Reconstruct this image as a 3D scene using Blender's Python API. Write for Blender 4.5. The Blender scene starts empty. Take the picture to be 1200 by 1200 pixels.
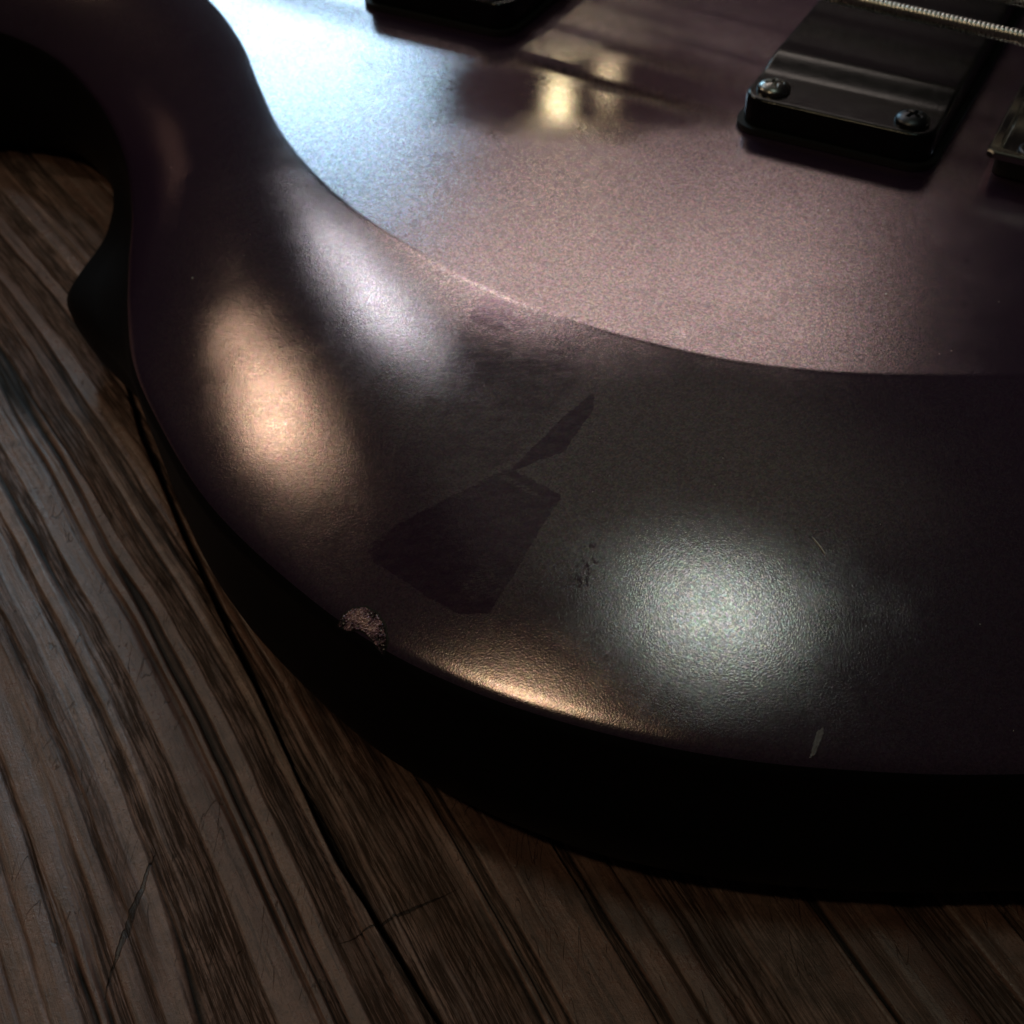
import bpy, bmesh, math, random
import numpy as np
from mathutils import Vector, Matrix
from mathutils.bvhtree import BVHTree
random.seed(4); rng = np.random.RandomState(7)

# ------------------------------------------------------------------ camera
F_PX, PITCH, H = 1500.0, math.radians(44), 0.115     # camera H above the flat top of the body (z = 0)
sc = bpy.context.scene
cam_d = bpy.data.cameras.new('camera'); cam = bpy.data.objects.new('camera', cam_d)
sc.collection.objects.link(cam); sc.camera = cam
cam.location = (0, 0, H); cam.rotation_euler = (math.pi/2 - PITCH, 0, 0)
cam_d.sensor_width = 36; cam_d.lens = 36*F_PX/1200
cam_d.clip_start = 0.005; cam_d.clip_end = 50
cam_d.dof.use_dof = True; cam_d.dof.focus_distance = 0.170; cam_d.dof.aperture_fstop = 42.0

def ray(px, py):
    x = px-600; y = 600-py
    return Vector((x, F_PX*math.cos(PITCH)+y*math.sin(PITCH), -F_PX*math.sin(PITCH)+y*math.cos(PITCH)))
def U(px, py, z=0.0):
    d = ray(px, py); t = (z-H)/d.z
    return Vector((d.x*t, d.y*t, z))

# ------------------------------------------------------------------ world and lamps
w = bpy.data.worlds.new('World'); sc.world = w; w.use_nodes = True
bg = w.node_tree.nodes['Background']; bg.inputs[0].default_value = (0.55, 0.48, 0.5, 1); bg.inputs[1].default_value = 0.008
TGT = Vector((0, 0.17, 0))
def lamp(name, az, el, dist, sx, sy, energy, col, tgt=TGT, spread=180):
    a = math.radians(az); e = math.radians(el)
    d = Vector((math.sin(a)*math.cos(e), math.cos(a)*math.cos(e), math.sin(e)))
    l = bpy.data.lights.new(name, 'AREA'); l.shape = 'RECTANGLE'; l.size = sx; l.size_y = sy
    l.energy = energy; l.color = col; l.spread = math.radians(spread)
    o = bpy.data.objects.new(name, l); sc.collection.objects.link(o)
    o.location = tgt + d*dist; o.rotation_euler = (-d).to_track_quat('-Z', 'Y').to_euler()
    return o
#LAMPS
lamp('window_light', -10.5, 22, 1.6, .36, .22, 2.75, (.42, .77, 1.0), U(350, 50))
lamp('far_wall_light', 6.5, 35.5, 1.8, .66, .20, .84, (1.0, .85, .76))
lamp('far_wall_low_light', 4, 25, 1.9, 1.1, .40, .08, (1.0, .66, .72))
lamp('ceiling_light', -12, 68, 1.7, 1.2, 1.0, .17, (.95, 1.0, .74))
lamp('cool_room_lamp', -27, 44, 1.5, .06, .12, .60, (.84, .94, .98))
lamp('crease_highlight_lamp', -9, 42, 1.5, .30, .10, .42, (1.0, .88, .80))  # added lamp, there only to draw the bright line along the crease
lamp('warm_side_lamp', -58, 40, 1.5, .09, .09, .88, (1.0, .76, .50), Vector((-.038, .154, -.01)))
lamp('overhead_lamp', 180, 89, 1.5, .07, .28, .58, (.76, 1.0, .86), Vector((.029, .110, -.009)))
lamp('warm_rear_lamp', -133, 60, 1.5, .08, .08, .85, (1.0, .78, .46))
lamp('bare_bulb', 2.2, 26.3, 1.6, .02, .025, .036, (1.0, .96, .62), U(655, 125))
lamp('dim_bulb', 4.5, 24.9, 1.6, .018, .05, .013, (1.0, .90, .60), U(710, 97))
#ENDLAMPS
sc.view_settings.view_transform = 'Standard'; sc.view_settings.look = 'None'
sc.view_settings.exposure = 0; sc.view_settings.gamma = 1

# ------------------------------------------------------------------ helpers
def new_obj(name, me, mat=None, parent=None, smooth=True):
    o = bpy.data.objects.new(name, me); sc.collection.objects.link(o)
    if mat: me.materials.append(mat)
    if smooth:
        me.polygons.foreach_set('use_smooth', [True]*len(me.polygons))
    if parent: o.parent = parent
    return o
def mesh(name, v, f):
    me = bpy.data.meshes.new(name); me.from_pydata([tuple(x) for x in v], [], f); me.update(); return me
def grid_faces(n, m, closed=False):
    F = []
    for i in range(n-1):
        for j in range(m if closed else m-1):
            k = (j+1) % m
            F.append((i*m+j, i*m+k, (i+1)*m+k, (i+1)*m+j))
    return F
def grid_mesh(name, P):
    n, m, _ = P.shape
    me = bpy.data.meshes.new(name)
    V = P.reshape(-1, 3).astype(np.float32)
    i, j = np.meshgrid(np.arange(n-1), np.arange(m-1), indexing='ij')
    a = (i*m+j).ravel(); Fq = np.stack([a, a+m, a+m+1, a+1], 1).astype(np.int32)
    me.vertices.add(len(V)); me.vertices.foreach_set('co', V.ravel())
    me.loops.add(Fq.size); me.loops.foreach_set('vertex_index', Fq.ravel())
    me.polygons.add(len(Fq)); me.polygons.foreach_set('loop_start', np.arange(0, Fq.size, 4, dtype=np.int32))
    me.update(calc_edges=True); return me
def catmull(P, n):
    P = np.array(P, float)
    s = np.concatenate([[0], np.cumsum(np.sqrt(np.linalg.norm(np.diff(P[:, :2], axis=0), axis=1))+1e-9)])
    # natural cubic spline per coordinate, chord parameter shared by index so that curves stay matched
    return s, P
def spline(P, ts):
    """Catmull-Rom through P at index parameters ts (closed)."""
    P = np.array(P, float); N = len(P); out = []
    i = np.floor(ts).astype(int); u = (ts-i)[:, None]
    p0, p1, p2, p3 = P[(i-1) % N], P[i % N], P[(i+1) % N], P[(i+2) % N]
    d1 = np.linalg.norm(p1-p0, axis=1, keepdims=True)**.5+1e-9
    d2 = np.linalg.norm(p2-p1, axis=1, keepdims=True)**.5+1e-9
    d3 = np.linalg.norm(p3-p2, axis=1, keepdims=True)**.5+1e-9
    m1 = (p1-p0)/d1 - (p2-p0)/(d1+d2) + (p2-p1)/d2
    m2 = (p2-p1)/d2 - (p3-p1)/(d2+d3) + (p3-p2)/d3
    m1 *= d2; m2 *= d2
    return (2*u**3-3*u**2+1)*p1 + (u**3-2*u**2+u)*m1 + (-2*u**3+3*u**2)*p2 + (u**3-u**2)*m2

class NT:
    def __init__(s, name):
        s.m = bpy.data.materials.new(name); s.m.use_nodes = True; s.t = s.m.node_tree; s.n = s.t.nodes
        s.b = s.n['Principled BSDF']
    def put(s, sock, v):
        if hasattr(v, 'is_linked') or isinstance(v, bpy.types.NodeSocket): s.t.links.new(v, sock)
        else: sock.default_value = v
    def set(s, name, v): s.put(s.b.inputs[name], v)
    def math(s, op, a, b=0.0, c=None, clamp=False):
        n = s.n.new('ShaderNodeMath'); n.operation = op; n.use_clamp = clamp
        s.put(n.inputs[0], a); s.put(n.inputs[1], b)
        if c is not None: s.put(n.inputs[2], c)
        return n.outputs[0]
    def coord(s):
        n = s.n.new('ShaderNodeTexCoord'); return n.outputs['Object']
    def mapping(s, v, scale=(1, 1, 1), rot=(0, 0, 0), loc=(0, 0, 0)):
        n = s.n.new('ShaderNodeMapping'); s.put(n.inputs[0], v)
        n.inputs['Scale'].default_value = scale; n.inputs['Rotation'].default_value = rot; n.inputs['Location'].default_value = loc
        return n.outputs[0]
    def noise(s, v, scale, detail=2, rough=.5, dist=0, color=False):
        n = s.n.new('ShaderNodeTexNoise'); s.put(n.inputs['Vector'], v); n.inputs['Scale'].default_value = scale
        n.inputs['Detail'].default_value = detail; n.inputs['Roughness'].default_value = rough; n.inputs['Distortion'].default_value = dist
        return n.outputs['Color' if color else 'Fac']
    def vor(s, v, scale, out='Color'):
        n = s.n.new('ShaderNodeTexVoronoi'); s.put(n.inputs['Vector'], v); n.inputs['Scale'].default_value = scale
        return n.outputs[out]
    def ramp(s, f, stops):
        n = s.n.new('ShaderNodeValToRGB'); s.put(n.inputs[0], f); e = n.color_ramp.elements
        while len(e) < len(stops): e.new(.5)
        for el, (p, c) in zip(e, stops):
            el.position = p; el.color = (c, c, c, 1) if not hasattr(c, '__len__') else (*c, 1)
        return n.outputs[0]
    def mix(s, f, a, b, mode='MIX'):
        n = s.n.new('ShaderNodeMix'); n.data_type = 'RGBA'; n.blend_type = mode
        s.put(n.inputs[0], f); s.put(n.inputs[6], a); s.put(n.inputs[7], b); return n.outputs[2]
    def mapr(s, v, a, b, c=0., d=1., smooth=True):
        n = s.n.new('ShaderNodeMapRange'); n.interpolation_type = 'SMOOTHSTEP' if smooth else 'LINEAR'
        s.put(n.inputs[0], v); n.inputs[1].default_value = a; n.inputs[2].default_value = b
        n.inputs[3].default_value = c; n.inputs[4].default_value = d
        return n.outputs[0]
    def bump(s, h, strength, dist, normal=None):
        n = s.n.new('ShaderNodeBump'); n.inputs['Strength'].default_value = strength; n.inputs['Distance'].default_value = dist
        s.put(n.inputs['Height'], h)
        if normal is not None: s.put(n.inputs['Normal'], normal)
        return n.outputs[0]
    def halfplane(s, v, nx, ny, off, soft):
        d = s.n.new('ShaderNodeVectorMath'); d.operation = 'DOT_PRODUCT'; s.put(d.inputs[0], v); d.inputs[1].default_value = (nx, ny, 0)
        return s.mapr(d.outputs['Value'], off-soft, off+soft)
    def poly(s, v, pts, soft):
        """1 inside a convex polygon of world xy points; soft: one value or one per edge"""
        A = sum(pts[i].x*pts[(i+1) % len(pts)].y-pts[(i+1) % len(pts)].x*pts[i].y for i in range(len(pts)))
        r = None
        for i in range(len(pts)):
            a, b = pts[i], pts[(i+1) % len(pts)]
            e = (b-a); n = Vector((-e.y, e.x, 0)).normalized()*(1 if A > 0 else -1)
            q = s.halfplane(v, n.x, n.y, n.dot(a), soft[i] if hasattr(soft, '__len__') else soft)
            r = q if r is None else s.math('MULTIPLY', r, q)
        return r
    def warp(s, v, scale, amt, detail=3):
        c = s.noise(v, scale, detail, .6, color=True)
        a = s.n.new('ShaderNodeVectorMath'); a.operation = 'SUBTRACT'; s.put(a.inputs[0], c); a.inputs[1].default_value = (.5, .5, .5)
        b = s.n.new('ShaderNodeVectorMath'); b.operation = 'SCALE'; s.put(b.inputs[0], a.outputs[0]); b.inputs['Scale'].default_value = amt
        d = s.n.new('ShaderNodeVectorMath'); d.operation = 'ADD'; s.put(d.inputs[0], v); s.put(d.inputs[1], b.outputs[0])
        return d.outputs[0]

# ------------------------------------------------------------------ materials
ZR = -0.018      # rim of the carved edge
def band_z(py):  # rough height of the carved band, for placing marks on it
    return -0.007
def lacquer():
    m = NT('satin_plum_lacquer'); v = m.coord()
    def W(px, py, z=-.007): return U(px, py, z)
    # worn, polished patch beside the neck pickup
    wv = m.warp(v, 60, .012)
    c = U(690, 105, 0)
    mp = m.mapping(wv, scale=(1/.036, 1/.0225, 0), loc=(-c.x/.036, -c.y/.0225, 0))
    ln = m.n.new('ShaderNodeVectorMath'); ln.operation = 'LENGTH'; m.put(ln.inputs[0], mp)
    worn = m.mapr(ln.outputs['Value'], .35, 1.15, 1, 0)
    # residue of tape on the carved edge
    wv2 = m.warp(m.warp(v, 900, .0006), 150, .0009)
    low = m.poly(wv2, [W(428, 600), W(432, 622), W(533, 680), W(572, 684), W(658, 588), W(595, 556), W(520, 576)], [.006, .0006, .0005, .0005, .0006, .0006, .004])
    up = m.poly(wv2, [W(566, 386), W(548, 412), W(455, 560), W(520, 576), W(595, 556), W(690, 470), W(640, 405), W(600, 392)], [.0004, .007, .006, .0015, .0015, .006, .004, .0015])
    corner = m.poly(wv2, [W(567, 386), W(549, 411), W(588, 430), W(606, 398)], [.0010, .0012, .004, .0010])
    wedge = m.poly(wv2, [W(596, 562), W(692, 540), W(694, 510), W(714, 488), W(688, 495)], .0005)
    rn = m.math('SUBTRACT', m.noise(m.mapping(v, rot=(0, 0, .5), scale=(1, 3.5, 1)), 1100, 4, .7), .5)
    rag = lambda q: m.mapr(m.math('ADD', q, m.math('MULTIPLY', rn, 1.1)), .40, .56)
    low = rag(low); wedge = m.math('MULTIPLY', rag(wedge), .95); corner = rag(corner)
    blot = m.mapr(m.noise(m.mapping(v, rot=(0, 0, .6), scale=(1, 2.2, 1)), 260, 5, .7), .42, .6)
    up = m.math('MULTIPLY', up, m.math('ADD', .24, m.math('MULTIPLY', blot, .36)))
    rub = m.poly(m.warp(v, 500, .003), [W(535, 650), W(548, 668), W(590, 668), W(580, 640)], .0012)
    streak = m.mapr(m.noise(m.mapping(v, rot=(0, 0, .5), scale=(1, 7, 1)), 900, 3, .7), .45, .6)
    low = m.math('MULTIPLY', low, m.math('SUBTRACT', 1, m.math('MULTIPLY', rub, streak)))
    fold = m.poly(wv2, [W(578, 554), W(576, 560), W(632, 590), W(634, 586)], .0003)
    fold = m.math('MULTIPLY', fold, streak)
    spots = m.poly(v, [W(676, 630), W(676, 672), W(712, 672), W(704, 630)], .001)
    spots = m.math('MULTIPLY', spots, m.mapr(m.noise(m.mapping(v, scale=(1, .45, 1)), 1500, 3, .6), .55, .61))
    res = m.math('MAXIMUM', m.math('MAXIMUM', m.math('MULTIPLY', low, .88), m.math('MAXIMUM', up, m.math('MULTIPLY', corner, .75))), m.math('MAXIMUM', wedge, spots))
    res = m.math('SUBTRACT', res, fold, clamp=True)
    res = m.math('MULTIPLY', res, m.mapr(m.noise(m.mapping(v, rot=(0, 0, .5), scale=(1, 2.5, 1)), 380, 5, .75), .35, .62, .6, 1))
    # smudged scuffs everywhere, faint
    sm = m.mapr(m.noise(m.warp(v, 80, .01), 55, 5, .65), .35, .75)
    flake = m.vor(v, 4200)
    flake2 = m.vor(v, 2300)
    bw = m.n.new('ShaderNodeSeparateColor'); m.put(bw.inputs[0], flake)
    fl = m.mapr(bw.outputs[0], 0, 1, .72, 1.28, smooth=False)
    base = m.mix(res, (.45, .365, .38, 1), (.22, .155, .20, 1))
    base = m.mix(worn, base, (.34, .28, .25, 1))
    col = m.mix(.15, (1, 1, 1, 1), flake2, 'MULTIPLY')
    base = m.mix(1, base, col, 'MULTIPLY')
    cmb = m.n.new('ShaderNodeCombineColor'); [m.put(cmb.inputs[i], fl) for i in range(3)]
    base = m.mix(m.math('SUBTRACT', 1, m.math('MULTIPLY', res, .5)), base, m.mix(1, base, cmb.outputs[0], 'MULTIPLY'))
    r = m.math('ADD', .225, m.math('MULTIPLY', sm, .04))
    r = m.math('SUBTRACT', r, m.math('MULTIPLY', res, .05))
    r = m.math('SUBTRACT', r, m.math('MULTIPLY', worn, .175))
    ew = m.n.new('ShaderNodeAttribute'); ew.attribute_name = 'edge_wear'
    wear = m.math('MULTIPLY', ew.outputs['Fac'], m.mapr(m.noise(v, 300, 4, .6), .3, .6, .5, 1))
    r = m.math('SUBTRACT', r, m.math('MULTIPLY', wear, .07))
    # hairline scratches, more polished than the satin round them
    def hairs(rot, sc, off):
        n = m.noise(m.mapping(v, rot=(0, 0, rot), scale=(1, .12, 1), loc=(off, off, 0)), sc, 1, .4)
        l = m.mapr(m.math('ABSOLUTE', m.math('SUBTRACT', n, .5)), .0015, .005, 1, 0)
        return m.math('MULTIPLY', l, m.mapr(m.noise(v, 90+off*10, 3, .6), .52, .62))
    hr = m.math('MAXIMUM', hairs(.5, 420, 1.3), m.math('MAXIMUM', hairs(-.9, 330, 5.1), hairs(1.9, 380, 8.7)))
    r = m.math('SUBTRACT', r, m.math('MULTIPLY', hr, .05))
    g = m.noise(v, 3900, 2, .6)
    k = m.math('SUBTRACT', 1, m.math('MAXIMUM', m.math('MULTIPLY', worn, .62), m.math('MULTIPLY', res, .4)))
    bn = m.n.new('ShaderNodeBump'); bn.inputs['Distance'].default_value = .00005
    m.put(bn.inputs['Strength'], m.math('MULTIPLY', k, .27)); m.put(bn.inputs['Height'], g)
    gl = m.n.new('ShaderNodeBsdfAnisotropic'); gl.distribution = 'BECKMANN'
    m.put(gl.inputs['Color'], base); m.put(gl.inputs['Roughness'], r); m.put(gl.inputs['Normal'], bn.outputs[0])
    df = m.n.new('ShaderNodeBsdfDiffuse'); df.inputs[0].default_value = (.022, .009, .024, 1); m.put(df.inputs['Normal'], bn.outputs[0])
    g2 = m.n.new('ShaderNodeBsdfAnisotropic'); g2.distribution = 'GGX'
    m.put(g2.inputs['Color'], base); m.put(g2.inputs['Roughness'], m.math('ADD', r, .14)); m.put(g2.inputs['Normal'], bn.outputs[0])
    mx = m.n.new('ShaderNodeMixShader'); m.put(mx.inputs[0], m.math('MULTIPLY', .09, m.math('SUBTRACT', 1, m.math('MULTIPLY', worn, .6)))); m.put(mx.inputs[1], gl.outputs[0]); m.put(mx.inputs[2], g2.outputs[0])
    ad = m.n.new('ShaderNodeAddShader'); m.put(ad.inputs[0], mx.outputs[0]); m.put(ad.inputs[1], df.outputs[0])
    out = m.n['Material Output']; m.t.links.new(ad.outputs[0], out.inputs['Surface']); m.n.remove(m.b)
    return m.m
def plastic():
    m = NT('satin_black_plastic'); v = m.coord()
    dust = m.mapr(m.noise(v, 2500, 2, .6), .55, .75)
    m.set('Base Color', m.mix(m.math('MULTIPLY', dust, .5), (.004, .004, .0045, 1), (.05, .042, .036, 1)))
    m.set('Roughness', m.math('ADD', .13, m.math('MULTIPLY', m.noise(v, 400, 4, .6), .14)))
    m.set('Specular IOR Level', .5)
    m.set('Normal', m.bump(m.noise(v, 1800, 3, .6), .3, .00008))
    return m.m
def metal(name, col, rough, tarn=.1):
    m = NT(name); v = m.coord()
    n = m.noise(v, 900, 4, .65)
    m.set('Metallic', 1.0)
    m.set('Base Color', m.mix(m.mapr(n, .35, .75), (*col, 1), (*[c*(1-tarn*3) for c in col], 1)))
    m.set('Roughness', m.math('ADD', rough, m.math('MULTIPLY', n, tarn)))
    m.set('Normal', m.bump(m.noise(v, 3000, 2, .6), .2, .00003))
    return m.m
def simple(name, col, rough, metallic=0., bumpscale=None, bd=.0001):
    m = NT(name); v = m.coord()
    n = m.noise(v, bumpscale or 1500, 4, .65)
    m.set('Base Color', m.mix(n, (*[c*.5 for c in col], 1), (*[c*1.5 for c in col], 1)))
    m.set('Roughness', rough); m.set('Metallic', metallic)
    m.set('Normal', m.bump(n, .8, bd))
    return m.m
def oak():
    m = NT('brushed_dark_oak'); v = m.coord()
    at = m.n.new('ShaderNodeAttribute'); at.attribute_name = 'groove'; g = at.outputs['Fac']
    at2 = m.n.new('ShaderNodeAttribute'); at2.attribute_name = 'grain'; gr = at2.outputs['Vector']
    def cut(a, b, wd):
        a = U(*a, ZT); b = U(*b, ZT); d = (b-a).normalized(); n = Vector((-d.y, d.x, 0))*wd
        return m.poly(m.warp(v, 260, .0012), [a, a.lerp(b, .5)+n, b, a.lerp(b, .5)-n], .00008)
    kn = m.math('MAXIMUM', cut((184, 988), (118, 1168), .00055), cut((395, 1103), (540, 1036), .0003))
    def hair_cuts(rot, sc, off):
        n = m.noise(m.mapping(v, rot=(0, 0, rot), scale=(1, .10, 1), loc=(off, off, 0)), sc, 1, .4)
        l = m.mapr(m.math('ABSOLUTE', m.math('SUBTRACT', n, .5)), .002, .007, 1, 0)
        return m.math('MULTIPLY', l, m.mapr(m.noise(v, 130+off*9, 2, .6), .54, .60))
    kn = m.math('MAXIMUM', kn, m.math('MULTIPLY', .6, m.math('MAXIMUM', hair_cuts(.3, 500, 2.2), hair_cuts(-.7, 430, 6.1))))
    at3 = m.n.new('ShaderNodeAttribute'); at3.attribute_name = 'strip'; st = at3.outputs['Fac']
    big = m.noise(m.mapping(gr, scale=(8, 90, 1)), 1, 4, .6)
    fib = m.noise(m.mapping(gr, scale=(90, 2300, 1)), 1, 4, .72)
    hair = m.noise(m.mapping(gr, scale=(60, 1000, 1)), 1, 5, .75)
    mott = m.noise(v, 260, 5, .7)
    tiny = m.noise(v, 1900, 4, .75)
    c = m.ramp(big, [(.3, (.22, .102, .080)), (.5, (.38, .205, .160)), (.7, (.58, .35, .29))])
    c = m.mix(m.mapr(mott, .35, .65, 0, .6), c, (.17, .100, .080, 1))
    c = m.mix(m.mapr(tiny, .5, .7, 0, .5), c, (.07, .042, .033, 1))
    c = m.mix(m.mapr(hair, .5, .62, 0, .6), c, (.10, .055, .042, 1))
    c = m.mix(m.math('MULTIPLY', st, m.mapr(fib, .40, .58)), c, (.085, .050, .038, 1))
    c = m.mix(m.mapr(g, .2, .9), c, (.009, .006, .005, 1))
    c = m.mix(m.math('MULTIPLY', kn, .85), c, (.02, .012, .009, 1))
    m.set('Base Color', c)
    r = m.math('ADD', .19, m.math('MULTIPLY', mott, .2))
    r = m.math('ADD', r, m.math('MULTIPLY', st, .04))
    r = m.math('ADD', r, m.math('MULTIPLY', g, .25))
    m.set('Roughness', r)
    h = m.math('ADD', m.math('MULTIPLY', m.math('MULTIPLY', fib, st), 2.2), m.math('MULTIPLY', hair, .45))
    h = m.math('ADD', h, m.math('MULTIPLY', tiny, .5))
    h = m.math('ADD', h, m.math('MULTIPLY', m.noise(m.mapping(gr, scale=(25, 420, 1)), 1, 4, .6), 1.2))
    h = m.math('SUBTRACT', h, m.math('MULTIPLY', kn, .8))
    m.set('Normal', m.bump(h, .8, .00026))
    m.set('Specular IOR Level', m.math('SUBTRACT', .9, m.math('MULTIPLY', m.math('MAXIMUM', g, m.math('MULTIPLY', st, m.mapr(fib, .44, .52))), .75), clamp=True))
    return m.m

# ------------------------------------------------------------------ the table
ZT = -0.050
def vnoise2(x, y, seed):
    """smooth value noise"""
    r = np.random.RandomState(seed).rand(512, 512)
    xi = np.floor(x).astype(int); yi = np.floor(y).astype(int); fx = x-xi; fy = y-yi
    fx = fx*fx*(3-2*fx); fy = fy*fy*(3-2*fy)
    g = lambda a, b: r[a % 512, b % 512]
    return (g(xi, yi)*(1-fx)+g(xi+1, yi)*fx)*(1-fy)+(g(xi, yi+1)*(1-fx)+g(xi+1, yi+1)*fx)*fy
def build_table():
    th = math.radians(-58)
    gx, gy = math.cos(th), math.sin(th)                # grain direction
    def bend(u, v):
        return .006*np.sin(u*13+.6) + .0014*(vnoise2(u*11, v*9, 1)-.5)*2 + .0003*(vnoise2(u*45, v*40, 2)-.5)*2 + .00012*(vnoise2(u*160, v*260, 12)-.5)*2
    def heights(X, Y):
        u = X*gx+Y*gy; v = -X*gy+Y*gx                   # along / across the grain, metres
        # slow bending of the grain
        v = v + bend(u, v)
        h = np.zeros_like(X); g = np.zeros_like(X)
        sm = lambda x, a, b: np.clip((x-a)/(b-a), 0, 1)**2*(3-2*np.clip((x-a)/(b-a), 0, 1))
        # smooth late wood between sunken strips of open-pored early wood
        n1 = vnoise2(u*2.6+7, v/.0021, 3)*.62+vnoise2(u*6, v/.0011, 13)*.38+.03*(vnoise2(u*40, v/.0011, 15)-.5)
        reg = .16*(vnoise2(u*5, v/.014, 17)-.5)
        st = sm(n1, .52+reg, .60+reg)
        h -= .00045*st
        h += .0008*(vnoise2(u*5, v/.0065, 14)-.5) + .00030*(vnoise2(u*9, v/.0022, 18)-.5)
        d = n1-.52-reg
        crack = np.where(d > 0, np.clip(1-d/.09, 0, 1), np.clip(1+d/.035, 0, 1))
        on = sm(vnoise2(u*9, v/.003, 5), .42, .62)
        h -= .0008*crack*on; g += .9*crack*on
        n2 = np.abs(vnoise2(u*14, v/.0010, 7)-.5)
        p = np.clip(1-n2/.10, 0, 1)*st
        h -= .0003*p; g += .6*p
        st = np.maximum(st, .6*sm(vnoise2(u*8, v/.0035, 19), .62, .72))
        heights.strip = st
        return h, g, u, v
    me_list = []
    # grid laid along the grain: fine across it, coarser along it
    nx, ny = 860, 1480
    ua = np.linspace(-.47, .05, nx); va = np.linspace(-.055, .155, ny)
    Ug, Vg = np.meshgrid(ua, va, indexing='ij')
    X = Ug*gx-Vg*gy; Y = Ug*gy+Vg*gx
    h, g, u, v = heights(X, Y)
    st = heights.strip
    # one long open split in the board
    SP = [(135, 400), (165, 500), (215, 620), (262, 720), (300, 800), (345, 900), (400, 1010), (450, 1090), (505, 1180), (560, 1260)]
    SQ = np.array([list(U(*p, ZT)) for p in SP])[:, :2]
    best = np.full(X.shape, 1e9)
    for i in range(len(SQ)-1):
        ab = SQ[i+1]-SQ[i]; t = np.clip(((X-SQ[i][0])*ab[0]+(Y-SQ[i][1])*ab[1])/(ab@ab), 0, 1)
        best = np.minimum(best, np.hypot(X-SQ[i][0]-t*ab[0], Y-SQ[i][1]-t*ab[1]))
    wd = .0008*(.35+vnoise2(u*60, v*0, 41)*.9)
    k = np.clip(1.4*(1-best/wd), 0, 1); h -= .0014*k; g += 1.2*k
    h += .0003*np.clip(1-best/.004, 0, 1)*(1-k)
    e = np.minimum(np.minimum(Ug-ua[0], ua[-1]-Ug), np.minimum(Vg-va[0], va[-1]-Vg)); fade = np.clip(e/.004, 0, 1)
    P = np.stack([X, Y, ZT-.0006+h*fade], -1)
    me = grid_mesh('tabletop', P)
    # apron: the outermost rows and columns of the grid run on to the table's edges
    nv = len(me.vertices); co = np.empty(nv*3, np.float32); me.vertices.foreach_get('co', co); co = co.reshape(nx, ny, 3)
    for sl, dx, dy in (((0, slice(None)), -gx, -gy), ((-1, slice(None)), gx, gy), ((slice(None), 0), gy, -gx), ((slice(None), -1), -gy, gx)):
        co[sl][..., 0] += .9*dx; co[sl][..., 1] += .9*dy
    me.vertices.foreach_set('co', co.ravel())
    a = me.attributes.new('groove', 'FLOAT', 'POINT'); a.data.foreach_set('value', g.reshape(-1).astype(np.float32))
    a = me.attributes.new('strip', 'FLOAT', 'POINT'); a.data.foreach_set('value', st.reshape(-1).astype(np.float32))
    u = co[..., 0]*gx+co[..., 1]*gy; v = -co[..., 0]*gy+co[..., 1]*gx; v = v+bend(u, v)
    a = me.attributes.new('grain', 'FLOAT_VECTOR', 'POINT')
    a.data.foreach_set('vector', np.stack([u, v, u*0], -1).astype(np.float32).ravel())
    me.update()
    o = new_obj('tabletop', me, oak()); o['kind'] = 'structure'
    return o
table = build_table()

# ------------------------------------------------------------------ the guitar
guitar = bpy.data.objects.new('bass_guitar', None); sc.collection.objects.link(guitar)
guitar.empty_display_size = .05
guitar['label'] = 'satin plum brown electric bass guitar body with black pickups lying on a dark oak table'
guitar['category'] = 'bass guitar'

M_LACQ = lacquer(); M_SIDE = simple('shaded_side_lacquer', (.006, .005, .006), .55, 0, 3000, .00004); M_SIDE.node_tree.nodes['Principled BSDF'].inputs['Specular IOR Level'].default_value = .1  # near-black side colour carries the shade of the side wall
# matched control points: crease of the flat top, rim of the carved edge, foot of the side (pixels lie on those heights)
def w2(x, y): return ('w', x/1000, y/1000)
CREASE = [(60, -90), (180, -48), (245, 0), (283, 50), (304, 100), (330, 155), (370, 205), (420, 250), (470, 283), (530, 318), (600, 350), (680, 378), (760, 400), (850, 420), (950, 433), (1050, 439), (1200, 440),
          w2(130, 152), w2(178, 180), w2(205, 228), w2(205, 290), w2(170, 350), w2(110, 385), w2(40, 400), w2(-20, 420), w2(-80, 480), w2(-150, 520), w2(-175, 480), w2(-120, 430), w2(-115, 380), w2(-170, 360), w2(-180, 340)]
RIM = [(-90, 18), (40, 56), (105, 112), (142, 182), (152, 250), (148, 310), (146, 370), (152, 430), (180, 497), (240, 595), (335, 688), (440, 765), (560, 822), (700, 866), (840, 895), (990, 911), (1200, 916),
       w2(150, 98), w2(215, 130), w2(262, 200), w2(262, 300), w2(215, 395), w2(130, 435), w2(45, 450), w2(0, 470), w2(-60, 530), w2(-165, 565), w2(-225, 490), w2(-150, 430), w2(-150, 400), w2(-215, 385), w2(-235, 335)]
FOOT = [(-90, 110), (40, 125), (95, 160), (130, 215), (122, 275), (77, 345), (98, 385), (158, 450)] + [None]*24
N = len(CREASE)
def conv(p, z):
    if p[0] == 'w': return [p[1], p[2]]
    q = U(p[0], p[1], z); return [q.x, q.y]
zr = np.full(N, ZR)
Cw = [conv(p, 0) for p in CREASE]; Rw = [conv(p, ZR) for p in RIM]
Fw = []
for k, p in enumerate(FOOT):
    if p is None:
        c = np.array(Cw[k]); r = np.array(Rw[k]); d = (c-r)/np.linalg.norm(c-r); Fw.append(list(r-d*(.0036*min(1, max(0, (k-8)/5))-.0008)))
    else: Fw.append(conv(p, -.034))
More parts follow.
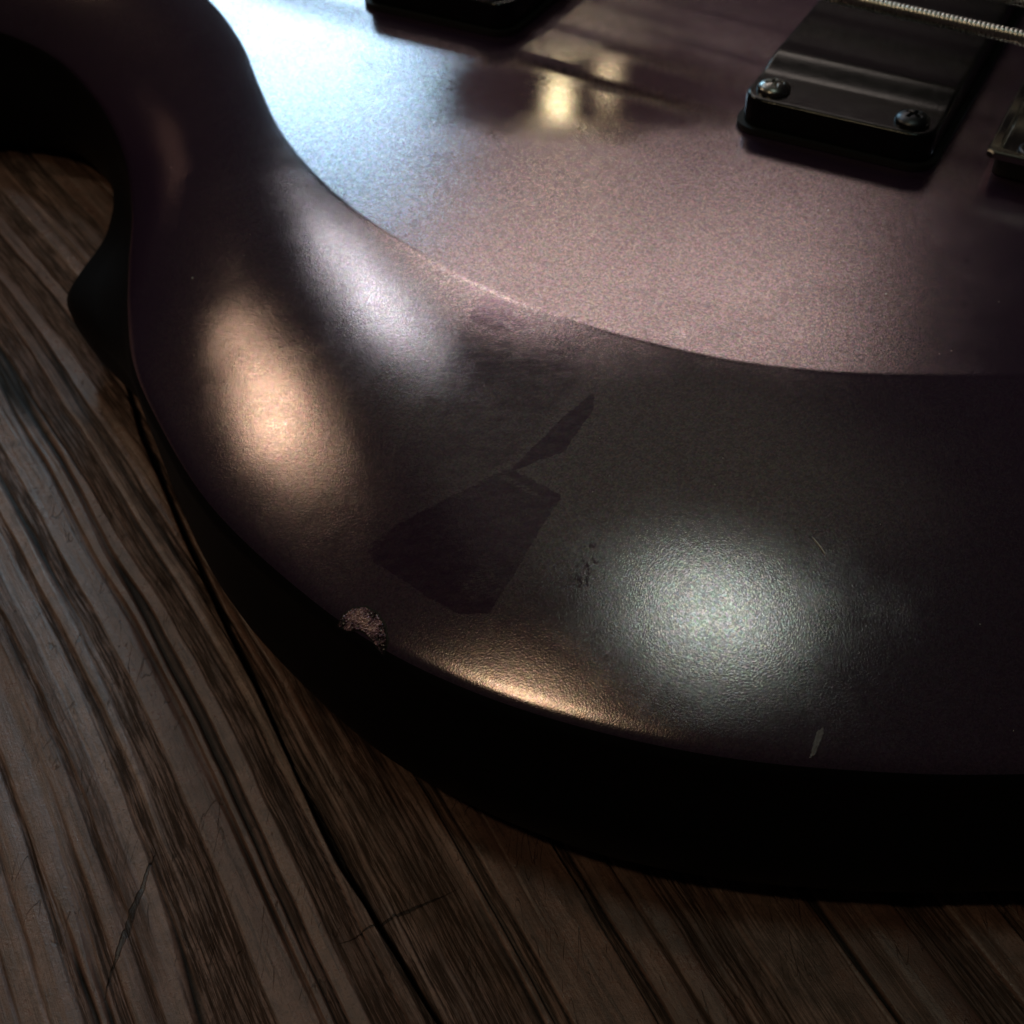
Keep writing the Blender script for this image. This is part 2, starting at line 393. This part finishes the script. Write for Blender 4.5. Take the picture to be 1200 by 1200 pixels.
def body():
    # stations: dense where the picture looks
    ts = []
    for k in range(N):
        n = 34 if k < 17 else 12
        ts += list(k+np.arange(n)/n)
    ts = np.array(ts); S = len(ts)
    C = spline(Cw, ts); R = spline(Rw, ts); Fo = spline(Fw, ts)
    rings = []
    ins = C+(C-R)*.02
    def prof(t):          # drop (0..1) along the band
        return .30*t+.70*t**2.1
    T = np.concatenate([[-.05, -.03, -.018, -.012, -.008, -.004, 0, .004, .008, .012, .018, .03], np.linspace(.045, .965, 46), [.975, .983, .99, .995, 1.0]])
    for t in T:
        tt = t if t > 0 else 0
        s = .004; soft = s*np.log1p(np.exp(np.clip(t/s, -300, 300)))     # rounded crease
        z = ZR*prof(soft)
        # rolled rim
        k = max(0, (t-.95)/.05); z = z-.0012*k**3
        rings.append(np.column_stack([C+(R-C)*t, np.full(S, z)]))
    zr_ = rings[-1][0, 2]
    # side: small roll, then down to the foot, then under
    for a, z in ((.0, zr_-.0008), (.02, zr_-.002), (.06, zr_-.0045), (.2, -.026), (.55, -.030), (.9, -.0325), (1.0, -.035)):
        rings.append(np.column_stack([R+(Fo-R)*a, np.full(S, z)]))
    dn = (C-R)/np.linalg.norm(C-R, axis=1, keepdims=True)
    for q, z in ((.0004, -.0385), (.0013, -.0418), (.0028, -.0444), (.0050, -.0466), (.0085, -.0484), (.0125, -.0494), (.020, -.0496)):
        rings.append(np.column_stack([Fo+dn*q, np.full(S, z)]))
    P = np.array(rings); n, m, _ = P.shape
    V = P.reshape(-1, 3); F = grid_faces(n, m, True)
    F = [tuple(reversed(f)) for f in F]
    top = tuple(range(0, m)); bot = tuple(range((n-1)*m, n*m))
    me = mesh('body', V, F+[top, tuple(reversed(bot))])
    bm = bmesh.new(); bm.from_mesh(me); bmesh.ops.recalc_face_normals(bm, faces=bm.faces)
    big = [f for f in bm.faces if len(f.verts) > 4]
    bmesh.ops.triangulate(bm, faces=big)
    bm.to_mesh(me); bm.free()
    ewv = np.zeros((n, m), np.float32)
    for i, t in enumerate(T): ewv[i] = math.exp(-((t-.004)/.009)**2)
    at = me.attributes.new('edge_wear', 'FLOAT', 'POINT'); at.data.foreach_set('value', ewv.ravel())
    o = new_obj('body', me, M_LACQ, guitar); me.materials.append(M_SIDE)
    lim = (len(T)-3)*m
    for p in me.polygons:
        if len(p.vertices) == 4 and max(p.vertices) > lim or (len(p.vertices) == 3 and min(p.vertices) >= lim): p.material_index = 1
    return o
body_o = body()
bvh = BVHTree.FromPolygons([v.co.copy() for v in body_o.data.vertices], [tuple(p.vertices) for p in body_o.data.polygons])
def on_body(px, py):
    loc, nor, i, d = bvh.ray_cast(Vector((0, 0, H)), ray(px, py).normalized())
    if nor is not None and nor.z < 0: nor = -nor
    return loc, nor

# ------------------------------------------------------------------ pickups
ZE = .0065     # height of the pickup's low end
M_PL = plastic()
M_SCREW = metal('worn_black_nickel', (.42, .40, .38), .22, .12)
M_SCREW_D = metal('black_oxide_steel', (.10, .10, .11), .3, .12)
M_SCREW_P = metal('pitted_chrome', (.75, .72, .72), .2, .2)
M_STR = metal('nickel_wound_steel', (.95, .90, .82), .25, .05)
M_CHR = metal('aged_chrome', (.62, .58, .54), .1, .06)
M_DARK = simple('near_black_matte', (.006, .005, .005), .6)  # also paints the shade below the bridge plate and round the chip
c1 = U(1094, 163, ZE); a1 = U(868, 112, ZE)
ux = (a1-c1).normalized(); SW = (a1-c1).length           # towards the neck
vx = Vector((ux.y, -ux.x, 0));                             # across the strings, away from the camera
if vx.y < 0: vx = -vx
ANG = math.atan2(ux.y, ux.x)
# frame: local x = ux, local y = -vx or vx ; use a matrix
def frame(o, org): 
    o.matrix_world = Matrix(((ux.x, vx.x, 0, org.x), (ux.y, vx.y, 0, org.y), (0, 0, 1, org.z), (0, 0, 0, 1)))
def rrect(wd, ln, r, n=10):
    pts = []
    for cx, cy, a0 in ((wd-r, r, -90), (wd-r, ln-r, 0), (r, ln-r, 90), (r, r, 180)):
        for i in range(n+1):
            a = math.radians(a0+90*i/n); pts.append((cx+r*math.cos(a), cy+r*math.sin(a)))
    # densify long edges
    out = []
    for i in range(len(pts)):
        a = np.array(pts[i]); b = np.array(pts[(i+1) % len(pts)]); L = np.linalg.norm(b-a); k = max(1, int(L/.0008))
        for j in range(k): out.append(a+(b-a)*j/k)
    return np.array(out)
PL = .095
def cover_mesh():
    def hgt(y):
        a = np.clip((y-.0105)/.009, 0, 1); b = np.clip((PL-.0105-y)/.009, 0, 1)
        a = a*a*(3-2*a); b = b*b*(3-2*b)
        return ZE+.0013*a*b
    V = []; rr = .0042; fr = .0007
    base = rrect(SW, PL, rr)
    ctr = np.array([SW/2, PL/2])
    def inset(d):
        o = rrect(SW-2*d, PL-2*d, max(rr-d, .0003)); 
        return o+d
    def resample(o, n):
        c = np.vstack([o, o[:1]]); L = np.concatenate([[0], np.cumsum(np.linalg.norm(np.diff(c, axis=0), axis=1))])
        t = np.linspace(0, L[-1], n, endpoint=False); return np.column_stack([np.interp(t, L, c[:, 0]), np.interp(t, L, c[:, 1])])
    n = 360; rings = []
    o0 = resample(base, n)
    rings.append(np.column_stack([o0, np.full(n, .0003)])); 
    rings.append(np.column_stack([o0, np.full(n, .003)]))
    for k in range(7):
        a = math.pi/2*k/6; d = fr*(1-math.cos(a)); q = resample(inset(d), n)
        rings.append(np.column_stack([q, hgt(q[:, 1])-fr+fr*math.sin(a)]))
    for k in range(1, 40):
        s = fr+(SW/2-fr-.0008)*k/39; q = resample(inset(s), n)
        if k == 39: q[:, 0] = SW/2
        rings.append(np.column_stack([q, hgt(q[:, 1])]))
    P = np.array(rings); F = [tuple(reversed(f)) for f in grid_faces(P.shape[0], n, True)]
    V = P.reshape(-1, 3); m0 = (P.shape[0]-1)*n
    me = mesh('pickup_cover', V, F)
    bm = bmesh.new(); bm.from_mesh(me); bmesh.ops.recalc_face_normals(bm, faces=bm.faces); bm.to_mesh(me); bm.free()
    return me
def screw_mesh():
    R = .0031; na, nr = 72, 30; V = []; F = []
    rs = [R*math.sin(math.pi/2*i/nr) if i < nr else R for i in range(nr+1)]
    rs = [R*(i/nr)**.8 for i in range(nr+1)]
    for i, r in enumerate(rs):
        for j in range(na):
            a = 2*math.pi*j/na; x, y = r*math.cos(a), r*math.sin(a)
            z = .0015*math.sqrt(max(0, 1-(r/R)**2*.93))
            for p, q in ((x, y), (y, x)):
                l = np.clip((.0017-abs(p))/.0003, 0, 1); w_ = np.clip((.00042-abs(q))/.00018, 0, 1)
                z = min(z, .0015-.0011*l*w_) if l*w_ > 0 else z
            V.append((x, y, z))
    for j in range(na): a = 2*math.pi*j/na; V.append((R*math.cos(a), R*math.sin(a), -.0006))
    F = grid_faces(nr+2, na, True)
    return mesh('screw', V, F)
CM = cover_mesh(); SM = screw_mesh()
def pickup(org, mats, name='pickup', near=(.0050, .0046)):
    p = bpy.data.objects.new(name, CM); sc.collection.objects.link(p); p.parent = guitar; frame(p, org)
    for (x, y), mt, rz in zip((near, (SW-.0046, .0050), (.0050, PL-.0046), (SW-.0046, PL-.0050)), mats, (.5, 1.2, .1, .8)):
        me = SM if len(SM.materials) == 0 else SM.copy()
        if len(me.materials): me.materials.clear()
        me.materials.append(mt); me.polygons.foreach_set('use_smooth', [True]*len(me.polygons))
        s = bpy.data.objects.new('screw', me); sc.collection.objects.link(s); s.parent = p
        s.location = (x, y, ZE+.0002); s.rotation_euler = (0, 0, rz)
    q = rrect(SW+.0022, PL+.0022, .005)-.0011
    bm = bmesh.new(); lo = [bm.verts.new((a[0], a[1], .0001)) for a in q]; hi = [bm.verts.new((a[0], a[1], .0011)) for a in q]; n = len(q)
    for i in range(n): bm.faces.new((lo[i], lo[(i+1) % n], hi[(i+1) % n], hi[i]))
    bm.faces.new(hi); me = bpy.data.meshes.new('base_flange'); bm.to_mesh(me); bm.free(); new_obj('base_flange', me, M_DARK, p, smooth=False)  # thin near-black flange round the foot of the cover
    return p
CM.materials.append(M_PL); CM.polygons.foreach_set('use_smooth', [True]*len(CM.polygons))
pk1 = pickup(Vector((c1.x, c1.y, 0)), [M_SCREW_D, M_SCREW, M_SCREW_D, M_SCREW_D])
c2 = U(594, 8, ZE)
pk2 = pickup(Vector((c2.x, c2.y, 0)), [M_SCREW_P, M_SCREW_D, M_SCREW_D, M_SCREW_D], near=(.0062, .0034))

# ------------------------------------------------------------------ bridge
def bridge():
    o = U(1156, 176, .005)
    wd, ln = .055, .085
    # local x along ux ( towards neck ) -> bridge extends towards -x
    bm = bmesh.new()
    pts = rrect(wd, ln, .0012, 6); pts[:, 0] -= wd
    def ring(ps, z): return [bm.verts.new((p[0], p[1], z)) for p in ps]
    def ins(d):
        q = rrect(wd-2*d, ln-2*d, .0012 if d < .001 else .0022, 6); q[:, 0] -= wd-d; q[:, 1] += d
        c = np.vstack([q, q[:1]]); L = np.concatenate([[0], np.cumsum(np.linalg.norm(np.diff(c, axis=0), axis=1))])
        t = np.linspace(0, L[-1], 200, endpoint=False); return np.column_stack([np.interp(t, L, c[:, 0]), np.interp(t, L, c[:, 1])])
    rr = [ring(ins(.0012), .0036), ring(ins(0), .0037), ring(ins(0), .0046), ring(ins(.0002), .0049), ring(ins(.0004), .005), ring(ins(.0016), .005), ring(ins(.0018), .0049), ring(ins(.0022), .0035), ring(ins(.0026), .0034), ring(ins(.02), .0034)]
    for a, b in zip(rr[:-1], rr[1:]):
        for i in range(200): bm.faces.new((a[i], a[(i+1) % 200], b[(i+1) % 200], b[i]))
    bm.faces.new(rr[-1]); bmesh.ops.recalc_face_normals(bm, faces=bm.faces)
    me = bpy.data.meshes.new('bridge'); bm.to_mesh(me); bm.free()
    b = new_obj('bridge', me, M_CHR, guitar, smooth=False); frame(b, Vector((o.x, o.y, 0)))
    bm = bmesh.new(); q = ins(.0014); lo = [bm.verts.new((p[0], p[1], .0002)) for p in q]; hi = [bm.verts.new((p[0], p[1], .0036)) for p in q]
    for i in range(200): bm.faces.new((lo[i], lo[(i+1) % 200], hi[(i+1) % 200], hi[i]))
    me = bpy.data.meshes.new('base'); bm.to_mesh(me); bm.free(); new_obj('base', me, M_DARK, b)  # near-black skirt put in for the shade beneath the plate
    # mounting screw hole
    V = []; F = []
    for r, z in ((.0030, .0034), (.0029, .0040), (.0025, .0042), (.0019, .0041), (.0018, .0036), (0.0001, .0035)):
        V += [(r*math.cos(2*math.pi*j/40), r*math.sin(2*math.pi*j/40), z) for j in range(40)]
    h = new_obj('screw_hole', mesh('screw_hole', V, grid_faces(6, 40, True)), M_SCREW_D, b); h.location = (-.0075, .0060, 0)
    # saddles
    for k in range(4):
        bm = bmesh.new(); bmesh.ops.create_cube(bm, size=1); bmesh.ops.scale(bm, vec=(.018, .013, .009), verts=bm.verts)
        bmesh.ops.bevel(bm, geom=bm.edges[:], offset=.0012, segments=3, affect='EDGES')
        me = bpy.data.meshes.new('saddle'); bm.to_mesh(me); bm.free()
        s = new_obj('saddle', me, M_CHR, b); s.location = (-.028, .0195+.0155*k+.001, .0085)
    return b
br = bridge()

# ------------------------------------------------------------------ strings
ZS = .0150
def string_mesh(r0, L, pitch):
    n = int(L/pitch*7); na = 18
    s = np.arange(n+1)*pitch/7
    ph = np.arange(na)/na
    Sg, Pg = np.meshgrid(s, ph, indexing='ij')
    k = np.abs(np.sin(math.pi*(Sg/pitch-Pg)))
    r = r0*(.86+.16*np.sqrt(k))
    V = np.stack([Sg, r*np.cos(2*math.pi*Pg), r*np.sin(2*math.pi*Pg)], -1).reshape(-1, 3)
    return mesh('string', V, grid_faces(n+1, na, True))
sa = U(990, -2, ZS); sb = U(1200, 45, ZS)
sd = (sa-sb).normalized()
radii = (.00135, .00105, .00075, .00055)
for k in range(4):
    me = string_mesh(radii[k], .33, .00085 - .00012*k)
    o = new_obj('string', me, M_STR, guitar)
    start = sb - sd*.028 + vx*.0165*k
    o.location = start; o.rotation_euler = (0, 0, math.atan2(sd.y, sd.x))

# ------------------------------------------------------------------ damage on the carved edge
def chipmat():
    m = NT('chipped_filler'); v = m.coord(); n = m.noise(v, 420, 5, .8); f = m.noise(v, 3200, 2, .6)
    c = m.ramp(n, [(.40, (.03, .015, .02)), (.47, (.40, .22, .30)), (.60, (.85, .55, .50))])
    m.set('Base Color', m.mix(m.mapr(f, .6, .7), c, (.9, .8, .75, 1))); m.set('Metallic', .4); m.set('Roughness', .3)
    m.set('Normal', m.bump(n, 1, .0006)); return m.m
M_CHIP = chipmat()
M_SCUFF = simple('clear_film', (.22, .2, .22), .35, .3, 2500, .00004)
def patch(name, px_pts, mat, lift, rough, step=2.0):
    """small irregular patch of real relief that follows the body under a pixel-traced outline"""
    xs = [p[0] for p in px_pts]; ys = [p[1] for p in px_pts]
    def inside(x, y):
        c = False; j = len(px_pts)-1
        for i in range(len(px_pts)):
            xi, yi = px_pts[i]; xj, yj = px_pts[j]
            if (yi > y) != (yj > y) and x < (xj-xi)*(y-yi)/(yj-yi)+xi: c = not c
            j = i
        return c
    idx = {}; V = []; F = []
    nx = int((max(xs)-min(xs))/step)+2; ny = int((max(ys)-min(ys))/step)+2
    def vert(i, j):
        if (i, j) in idx: return idx[(i, j)]
        loc, nor = on_body(min(xs)+i*step, min(ys)+j*step)
        if loc is None: return None
        edge = 0
        V.append(loc+nor*(lift+rough*random.random())); idx[(i, j)] = len(V)-1; return len(V)-1
    for i in range(nx):
        for j in range(ny):
            if inside(min(xs)+(i+.5)*step, min(ys)+(j+.5)*step):
                q = [vert(i, j), vert(i+1, j), vert(i+1, j+1), vert(i, j+1)]
                if None not in q: F.append(tuple(reversed(q)))
    return new_obj(name, mesh(name, V, F), mat, guitar, smooth=False)
CHIP_SHADE = [(394, 734), (401, 720), (413, 711.5), (429, 709.5), (443, 717), (453, 732), (456, 752), (450, 769), (441, 760), (434, 749), (426, 742), (419, 739), (407, 741)]
patch('chip_shade', CHIP_SHADE, M_DARK, .00002, 0, .8)  # black outline layer, painted shade that makes the chip look sunken
patch('paint_chip', [(397, 733), (403, 722), (414, 714), (428, 712), (441, 719), (450, 733), (453, 752), (449, 766), (443, 758), (436, 748), (428, 740), (420, 737), (408, 739)], M_CHIP, .00006, .00022, 1.5)
patch('tape_scrap', [(948, 889), (953, 872), (957, 858), (965, 852), (964, 862), (955, 884)], M_SCUFF, .00004, .00004, 1.2)
def fibre(px):
    pts = [on_body(*p) for p in px]; V = []
    for k, (l, n) in enumerate(pts):
        r = .0001*(1 if 0 < k < len(pts)-1 else .4)
        V += [l+n*.00012+Vector((r*math.cos(a), .5*r*math.cos(a), r*math.sin(a))) for a in [2*math.pi*i/6 for i in range(6)]]
    return new_obj('lint_fibre', mesh('lint_fibre', V, grid_faces(len(pts), 6, True)), simple('pale_lint', (.8, .76, .68), .7))
fb = fibre([(952, 630), (957, 636), (961, 641), (965, 647), (967, 651)])
fb['label'] = 'tiny pale lint fibre lying on the dark carved edge above the greenish highlight'; fb['category'] = 'lint'

# dust on the lacquer: too small to count
def dust():
    V = []; F = []; r_ = random.Random(11)
    pix = [(226, 326), (158, 291), (838, 568), (617, 603), (700, 140), (503, 148)]+[(r_.uniform(200, 1190), r_.uniform(20, 860)) for _ in range(34)]
    for k, (px, py) in enumerate(pix):
        l, n = on_body(px, py)
        if l is None or n.z < .5: continue
        r = .00022 if k == 0 else r_.uniform(.00004, .00011)
        b = len(V); e = Vector((1, 0, 0)).cross(n).normalized(); f = n.cross(e)
        V += [l+n*r*1.2]+[l+(e*math.cos(i*math.pi/3)+f*math.sin(i*math.pi/3))*r*r_.uniform(.6, 1.3)+n*r*.3 for i in range(6)]
        F += [(b, b+1+i, b+1+(i+1) % 6) for i in range(6)]
    o = new_obj('dust', mesh('dust', V, F), simple('pale_dust', (.5, .48, .44), .8)); o['kind'] = 'stuff'
    o['label'] = 'scattered pale dust specks on the plum lacquer'; o['category'] = 'dust'
dust()
